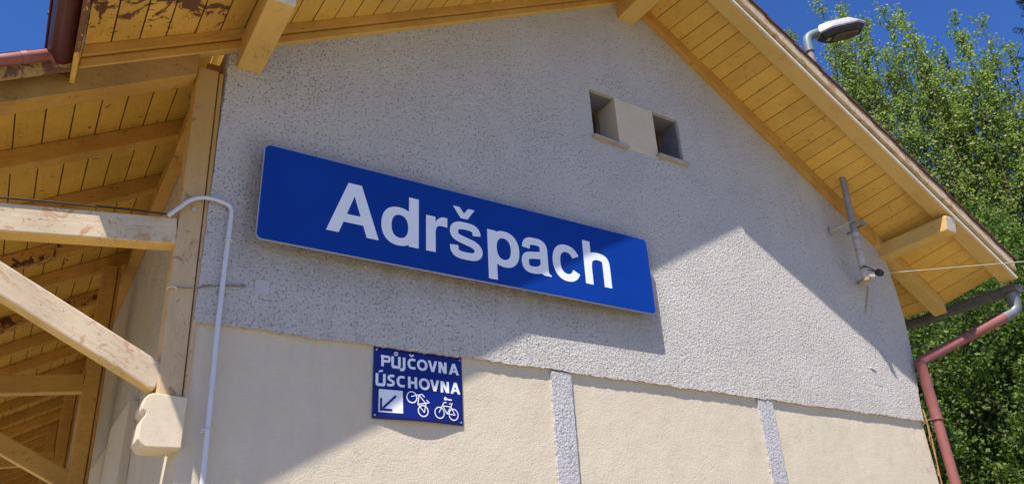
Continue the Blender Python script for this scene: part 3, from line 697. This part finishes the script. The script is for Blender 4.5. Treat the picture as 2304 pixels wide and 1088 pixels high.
tag(tube('power_cable', smooth_path([(.46, -.02, 3.592), (.36, -.01, 3.590), (.22, -.005, 3.580), (.05, -.005, 3.556), (-.15, -.005, 3.535), (-.4, -.005, 3.50), (-1.2, -.005, 3.40)], 2), .0055, 'cable', None, 8), 'thin black cable lying along the top of the pale tie beam', 'cable')
cov = prism('cover_plate', rrect(.936, 1.016, 3.228, 3.318, .012, 4), -.006, .001, 'coverplate', None, (), .002)
tag(cov, 'small square painted cover plate on the grey wall left of the big sign', 'cover plate')
T1 = thing('tie_wire', 'thin wire tied round the timber post and hooked into the grey wall', 'wire', (.7, 0, 3.2))
tube('wire', smooth_path([(.88, .004, 3.262), (.875, -.012, 3.258), (.80, -.014, 3.258), (.72, -.012, 3.236), (.64, -.012, 3.208), (.58, -.014, 3.199), (.53, -.016, 3.196)], 2), .0028, 'wiregrey', T1, 8)
tube('wire', smooth_path([(.88, .002, 3.264), (.80, -.012, 3.246), (.68, -.010, 3.234), (.66, .0, 3.225)], 1), .0022, 'wiregrey', T1, 8)
tube('hook', [(.878 + .008 * math.cos(t_), -.01, 3.262 + .008 * math.sin(t_)) for t_ in np.linspace(0, 5, 9)], .003, 'wiregrey', T1, 6)
tube('ring', [(.528 + .019 * math.cos(t_), .0 + .03 * math.sin(t_) - .0, 3.19) for t_ in np.linspace(0, 2 * math.pi, 16, False)], .006, 'rustpaint', T1, 8, True)
# bolts in the post
bl = tube('bolt', [(.575, -.012, 3.655), (.575, .01, 3.655)], .013, 'rustpaint', B, 6)

# antenna mast on the right of the gable
A = thing('mast_pipe', 'short cream painted mast pipe clamped to the gable wall under the right eave', 'pipe', (6.37, -.2, 4.2))
tube('pipe', [(6.362, -.205, 4.215), (6.385, -.205, 4.7)], .034, 'rustpaint', A, 18)
tube('pipe', [(6.385, -.205, 4.7), (6.43, -.205, 5.32)], .031, 'galv', A, 18)
for z in (4.35, 4.52, 4.64, 4.83): 
    x = 6.362 + .05 * (z - 4.2) ; tube('band', [(x, -.205, z - .006), (x, -.205, z + .006)], .037, 'rust' if z < 4.6 else 'galv', A, 16)
box('wall_bracket', 6.30, 6.56, -.255, -.235, 4.80, 4.835, 'galv', A, .003)
tube('clamp_arm', [(6.35, -.24, 4.815), (6.33, .0, 4.80)], .012, 'rustpaint', A, 8)
tube('clamp_arm', [(6.52, -.24, 4.815), (6.60, .0, 4.83)], .012, 'galv', A, 8)
tube('hook', smooth_path([(6.29, -.01, 4.80), (6.27, -.03, 4.84), (6.25, -.03, 4.79), (6.27, -.03, 4.74), (6.31, -.02, 4.74)], 1), .005, 'wiregrey', A, 6)
beam('bottom_bracket', (6.585, -.001, 4.30), (6.345, -.29, 4.225), .045, .028, 'rustpaint', A, .003, None, Vector((1, 0, 0)))
beam('bracket_plate', (6.53, -.003, 4.31), (6.66, -.003, 4.30), .006, .07, 'rustpaint', A, .001)
tube('pipe_flange', [(6.36, -.205, 4.20), (6.362, -.205, 4.225)], .040, 'rust', A, 14)
INS = Vector((6.50, -.27, 4.29))
I = thing('wire_insulator', 'black round insulator tied to the mast pipe holding the pale overhead wire', 'insulator', INS)
tube('insulator_body', [INS + Vector((-.035, 0, .005)), INS + Vector((-.025, 0, .003)), INS, INS + Vector((.03, 0, -.002)), INS + Vector((.04, 0, -.003))], [.012, .03, .035, .030, .012], 'cable', I, 14)
tube('loop', smooth_path([INS + Vector((-.03, 0, 0)), INS + Vector((-.08, .02, .035)), (6.345, -.25, 4.335), (6.33, -.205, 4.33), (6.36, -.165, 4.33), INS + Vector((-.08, .02, .02)), INS + Vector((-.03, 0, -.01))], 2), .005, 'cable', I, 8)
e0 = INS + Vector((.04, 0, 0)); e1 = Vector((12.0, -3.74, 4.62))
tag(tube('overhead_wire', [e0 + (e1 - e0) * t_ + Vector((0, 0, -.03 * 4 * t_ * (1 - t_))) for t_ in np.linspace(0, 1, 14)], .0045, 'wire', None, 8), 'thin pale wire stretched from the black insulator away to the right', 'wire')
link('rust_streak', meshd('rust_streak', [(6.70, -.0022, 4.30), (6.73, -.0022, 4.30), (6.655, -.0022, 4.16), (6.56, -.0022, 3.985), (6.545, -.0022, 3.99), (6.62, -.0022, 4.15)], [(0, 1, 2, 5), (5, 2, 3, 4)]), 'rust', B)
# dry vine stems beside the downpipe
VN = thing('dry_vine', 'thin dry orange vine stems hanging at the wall corner beside the downpipe', 'vine', (7.03, -.02, 0))
tube('stem', smooth_path([(7.045, -.012, 3.12), (7.035, -.02, 2.98), (7.015, -.02, 2.86), (7.02, -.02, 2.7), (7.0, -.02, 2.5), (6.99, -.02, 2.3), (7.0, -.02, 0)], 2), .006, 'stem', VN, 6)
tube('stem', smooth_path([(7.05, -.015, 3.1), (7.05, -.015, 2.95), (7.04, -.02, 2.8), (7.015, -.02, 2.62), (6.985, -.015, 2.52)], 2), .004, 'stem', VN, 6)
tube('tendril', smooth_path([(7.03, -.02, 2.86), (7.0, -.03, 2.87), (6.985, -.03, 2.85), (6.99, -.025, 2.82), (7.02, -.02, 2.80)], 2), .005, 'stem', VN, 6)
tube('tendril', smooth_path([(7.03, -.02, 3.0), (6.99, -.02, 2.985), (6.975, -.015, 2.97)], 2), .003, 'stem', VN, 6)

# ------------------------------------------------------------------ street lamp behind the roof
P0 = Vector((8.97, 1.27, 9.22)); dl = Vector((1, -.62, .27)).normalized(); sd = dl.cross(Vector((0, 0, 1))).normalized(); ul = sd.cross(dl)
if ul.z < 0: ul = -ul
LP = thing('street_lamp', 'old street lamp with speckled grey housing on a steel pole behind the roof', 'street lamp', (P0.x, P0.y, -.12))
tube('pole', [(P0.x, P0.y, -.12), (P0.x, P0.y, P0.z - .22)], [.075, .048], 'lamppole', LP, 16)
tube('socket', smooth_path([P0 + Vector((0, 0, -.26)), P0 + Vector((0, 0, -.06)), P0 + Vector((0, 0, .02)) + dl * .04, P0 + Vector((0, 0, .05)) + dl * .16, P0 + Vector((0, 0, .05)) + dl * .24], 2), .068, 'lampsocket', LP, 18)
HB = P0 + Vector((0, 0, -.01)) + dl * .20; HL = .74
# housing: a stack of elongated octagonal rings
def octring(w2, l0, l1, h, c=.16):
    a_ = [(l0, -w2 * .55), (l0 + c, -w2), (l1 - c, -w2), (l1, -w2 * .45), (l1, w2 * .45), (l1 - c, w2), (l0 + c, w2), (l0, w2 * .55)]
    return [HB + dl * x + sd * y + ul * h for x, y in a_]
rings = [octring(.165, 0, HL, -.02), octring(.175, -.01, HL + .02, .0), octring(.17, -.01, HL + .01, .03), octring(.14, .03, HL - .09, .12), octring(.08, .08, HL - .2, .165)]
vs = [v for r_ in rings for v in r_]; fs = [(i * 8 + j, i * 8 + (j + 1) % 8, (i + 1) * 8 + (j + 1) % 8, (i + 1) * 8 + j) for i in range(4) for j in range(8)] + [tuple(range(32, 40)), tuple(range(8))[::-1]]
link('lamp_housing', meshd('lamp_housing', vs, fs), 'lampbody', LP)
rings = [octring(.16, .01, HL - .01, -.0205), octring(.15, .02, HL - .03, -.05), octring(.11, .06, HL - .08, -.10, .12)]
vs = [v for r_ in rings for v in r_]; fs = [(i * 8 + j, i * 8 + (j + 1) % 8, (i + 1) * 8 + (j + 1) % 8, (i + 1) * 8 + j) for i in range(2) for j in range(8)] + [tuple(range(16, 24))[::-1]]
link('lamp_underside', meshd('lamp_underside', vs, fs), 'lampunder', LP)
r0 = octring(.085, .20, HL - .13, -.102, .05); r1 = octring(.07, .22, HL - .15, -.118, .05)
link('lamp_glass', meshd('lamp_glass', r0 + r1, [(j, (j + 1) % 8, (j + 1) % 8 + 8, j + 8) for j in range(8)] + [tuple(range(8, 16))[::-1]]), 'lampglass', LP)
q = [HB + dl * x + sd * y + ul * -.104 for x, y in ((.09, -.04), (.16, -.04), (.16, .04), (.09, .04))]
link('latch_plate', meshd('latch_plate', q, [(3, 2, 1, 0)]), 'sill', LP)

# ------------------------------------------------------------------ trees
def leaf_mesh(name, centers, size, dirs=None, aspect=.7, droop=.0):
    n_ = len(centers); a_ = rng.normal(size=(n_, 3)); a_ /= np.linalg.norm(a_, axis=1)[:, None]
    if dirs is not None: a_ = a_ * .5 + dirs; a_ /= np.linalg.norm(a_, axis=1)[:, None]
    b_ = np.cross(a_, rng.normal(size=(n_, 3))); b_ /= np.linalg.norm(b_, axis=1)[:, None]
    s = (size * rng.uniform(.6, 1.25, n_))[:, None]
    v = np.empty((n_, 4, 3)); v[:, 0] = centers - a_ * s * .5; v[:, 1] = centers + b_ * s * .5 * aspect; v[:, 2] = centers + a_ * s * .5; v[:, 3] = centers - b_ * s * .5 * aspect
    me = bpy.data.meshes.new(name); me.vertices.add(n_ * 4); me.vertices.foreach_set('co', v.reshape(-1).astype(np.float32))
    me.loops.add(n_ * 4); me.loops.foreach_set('vertex_index', np.arange(n_ * 4, dtype=np.int32))
    me.polygons.add(n_); me.polygons.foreach_set('loop_start', np.arange(0, n_ * 4, 4, dtype=np.int32)); me.polygons.foreach_set('loop_total', np.full(n_, 4, dtype=np.int32))
    me.update(calc_edges=True); return me
def add_tube(acc, pts, rr, seg=5):
    vs, fs = tube_data(pts, rr, seg, False); k_ = len(acc[0]); acc[0].extend(vs); acc[1].extend([tuple(i + k_ for i in f) for f in fs])
def poplar(loc, H, label, nlimb, spread, leaves, leaf='leaf', lsize=.082, low=.08, upright=True, nm='poplar_tree', grp='leafy trees behind the station', dens=1.0):
    t = thing(nm, label, 'tree', (loc[0], loc[1], -.12), grp); o0 = Vector((loc[0], loc[1], 0))
    tr = [Vector((0, 0, 0))]; lean = Vector((rng.normal() * .02, rng.normal() * .02, 0))
    tp = [o0 + Vector((lean.x * z + .12 * math.sin(z * .5), lean.y * z + .12 * math.cos(z * .4), z - .12)) for z in np.linspace(0, H * .93, 14)]
    tube('trunk', tp, list(np.linspace(.20 * H / 16, .02, 14)), 'bark', t, 10)
    acc = ([], []); cs, ds = [], []
    sticks = [(tp, H * .93, 1.0)]
    for i in range(nlimb):
        f = low + (.80 - low) * (i + rng.uniform(0, .8)) / nlimb; base = tp[int(f * 13)].lerp(tp[min(13, int(f * 13) + 1)], (f * 13) % 1)
        az = i * 2.4 + rng.uniform(-.5, .5); L = H * rng.uniform(.22, .40) * (1.15 - .55 * f); rad = spread * rng.uniform(.45, 1.0) * (1.1 - .5 * f)
        if upright: L *= 1.15
        pts = []
        for u in np.linspace(0, 1, 8):
            r_ = rad * (1 - (1 - u) ** 1.8); pts.append(base + Vector((math.cos(az) * r_, math.sin(az) * r_, L * u ** 1.15)) + Vector(tuple(rng.normal(size=3) * .04)))
        add_tube(acc, pts, list(np.linspace(.032, .006, 8) * H / 16)); sticks.append((pts, L, .8))
    tot = sum(s[1] * s[2] for s in sticks)
    for pts, L, wgt in sticks:
        P = np.array([tuple(v) for v in pts]); share = int(leaves * (.78 if upright else 1) * L * wgt / tot)
        ntw = max(6, int(L * 9)); per = max(3, share // ntw)
        for j in range(ntw):
            u = (rng.uniform(.12, 1.0) if wgt < 1 else rng.uniform(.10, 1.0)); q = u * (len(P) - 1); i0 = min(int(q), len(P) - 2); c = P[i0] * (1 - (q - i0)) + P[i0 + 1] * (q - i0)
            az = rng.uniform(0, 6.28); tl = rng.uniform(.25, .85) * (1.0 - .72 * u) * ((spread / 1.9) if upright else (spread / 1.4)) + .07; rise = rng.uniform(.9, 2.2) * tl if upright else rng.uniform(.4, 1.3) * tl
            e = c + np.array([math.cos(az) * tl, math.sin(az) * tl, rise])
            add_tube(acc, [Vector(c), Vector(tuple((c + e) / 2 + rng.normal(size=3) * .03)), Vector(e)], [.007, .005, .002], 3)
            tt = rng.uniform(.1, 1.05, per)[:, None]; pc = c + (e - c) * tt + rng.normal(size=(per, 3)) * (.045 + .09 * tl)
            cs.append(pc)
    cs = np.concatenate(cs)
    link('limbs', meshd('limbs', acc[0], acc[1], True), 'bark', t)
    link('crown', leaf_mesh('crown', cs, lsize), leaf, t)
    return t
def azpos(az, d): a_ = math.radians(az); return (CAM.x + d * math.sin(a_), CAM.y + d * math.cos(a_))
L_ = 'leaves shimmering pale at the top'
poplar(azpos(58.0, 20), 16.5, 'slender poplar to the left of the street lamp, nearest the roof slope', 24, 1.1, 34000)
poplar(azpos(60.4, 21), 17.2, 'poplar rising directly behind the street lamp head', 26, 1.15, 38000)
poplar(azpos(63.0, 20), 16.9, 'tallest poplar, its narrow tip just right of the street lamp', 28, 1.25, 46000)
poplar(azpos(65.7, 20.5), 16.1, 'poplar with a pointed light green top between the tallest and the broad one', 26, 1.2, 40000)
poplar(azpos(68.0, 20.5), 15.7, 'broad bright green poplar with a thick rounded top in the middle of the row', 28, 1.3, 46000)
poplar(azpos(70.1, 21), 15.2, 'airy poplar with sparse top leaves and sky showing through', 24, 1.1, 32000)
poplar(azpos(73.3, 20), 12.7, 'shorter poplar at the right end of the row beside the spruce', 26, 1.4, 42000)
poplar(azpos(56.0, 23), 14.5, 'poplar mostly hidden behind the roof of the station', 14, 1.1, 10000)
# bushy undergrowth trees in front of the poplars
for az, d, H, lb, lv in ((61.0, 15.5, 6.6, 'dark bushy tree seen under the gutter beside the red downpipe', 26000), (64.8, 15, 7.0, 'dense dark green bushy tree to the right of the downpipe', 34000), (68.3, 16, 7.4, 'dense bushy tree filling the lower right corner', 34000),
                         (71.8, 16, 7.6, 'bushy tree at the right, below the shorter poplar', 30000), (63.0, 18, 9.4, 'mid green bushy tree rising behind the dark shrubs under the wire', 30000), (67.0, 18.5, 9.6, 'wide leafy tree standing between the dark shrubs and the poplar row', 34000)):
    poplar(azpos(az, d), H, lb, 26, 2.0, lv, 'leaf2', .075, .03, False, 'bushy_tree', 'bushy trees in front of the poplars')
# spruce
def spruce(loc, H, label):
    t = thing('spruce_tree', label, 'tree', (loc[0], loc[1], -.12)); o0 = Vector((loc[0], loc[1], -.12))
    tube('trunk', [o0 + Vector((0, 0, z)) for z in np.linspace(0, H, 8)], list(np.linspace(.22, .02, 8)), 'darkbark', t, 10)
    acc = ([], []); cs, ds = [], []
    z = H * .2
    while z < H - .3:
        f = z / H; R_ = (1 - f) * 2.9 + .15; nb = 8
        for i in range(nb):
            az = rng.uniform(0, 6.28); L = R_ * rng.uniform(.8, 1.1)
            d = np.array([math.cos(az), math.sin(az), 0]); s = np.array([-d[1], d[0], 0])
            pts = [np.array(o0) + np.array([0, 0, z]) + d * L * u + np.array([0, 0, -.28 * L * math.sin(u * 2.2) + .18 * L * u ** 3]) for u in np.linspace(0, 1, 6)]
            add_tube(acc, [Vector(p_) for p_ in pts], list(np.linspace(.02, .004, 6)), 4)
            for u in np.linspace(.15, 1, int(8 + L * 8)):
                q = u * 5; i0 = min(4, int(q)); c = pts[i0] * (1 - (q - i0)) + pts[i0 + 1] * (q - i0)
                for sg in (-1, 1):
                    tl = (.42 * L * (1.05 - u) + .10) * rng.uniform(.6, 1.1); e = (s * sg * .8 + d * .6 + np.array([0, 0, -.22])); e = e / np.linalg.norm(e) * tl
                    nn = int(tl * 95) + 3; tt = rng.uniform(0, 1, nn)[:, None]
                    cs.append(c + e * tt + rng.normal(size=(nn, 3)) * .012); dd = rng.normal(size=(nn, 3)) * .8 + e / tl; ds.append(dd)
        z += rng.uniform(.24, .36)
    cs = np.concatenate(cs); ds = np.concatenate(ds)
    link('limbs', meshd('limbs', acc[0], acc[1], True), 'darkbark', t)
    link('crown', leaf_mesh('crown', cs, .075, ds / np.linalg.norm(ds, axis=1)[:, None], .16), 'needle', t)
spruce(azpos(75.5, 18), 16.2, 'dark spruce whose branch tips enter the right edge of the picture')
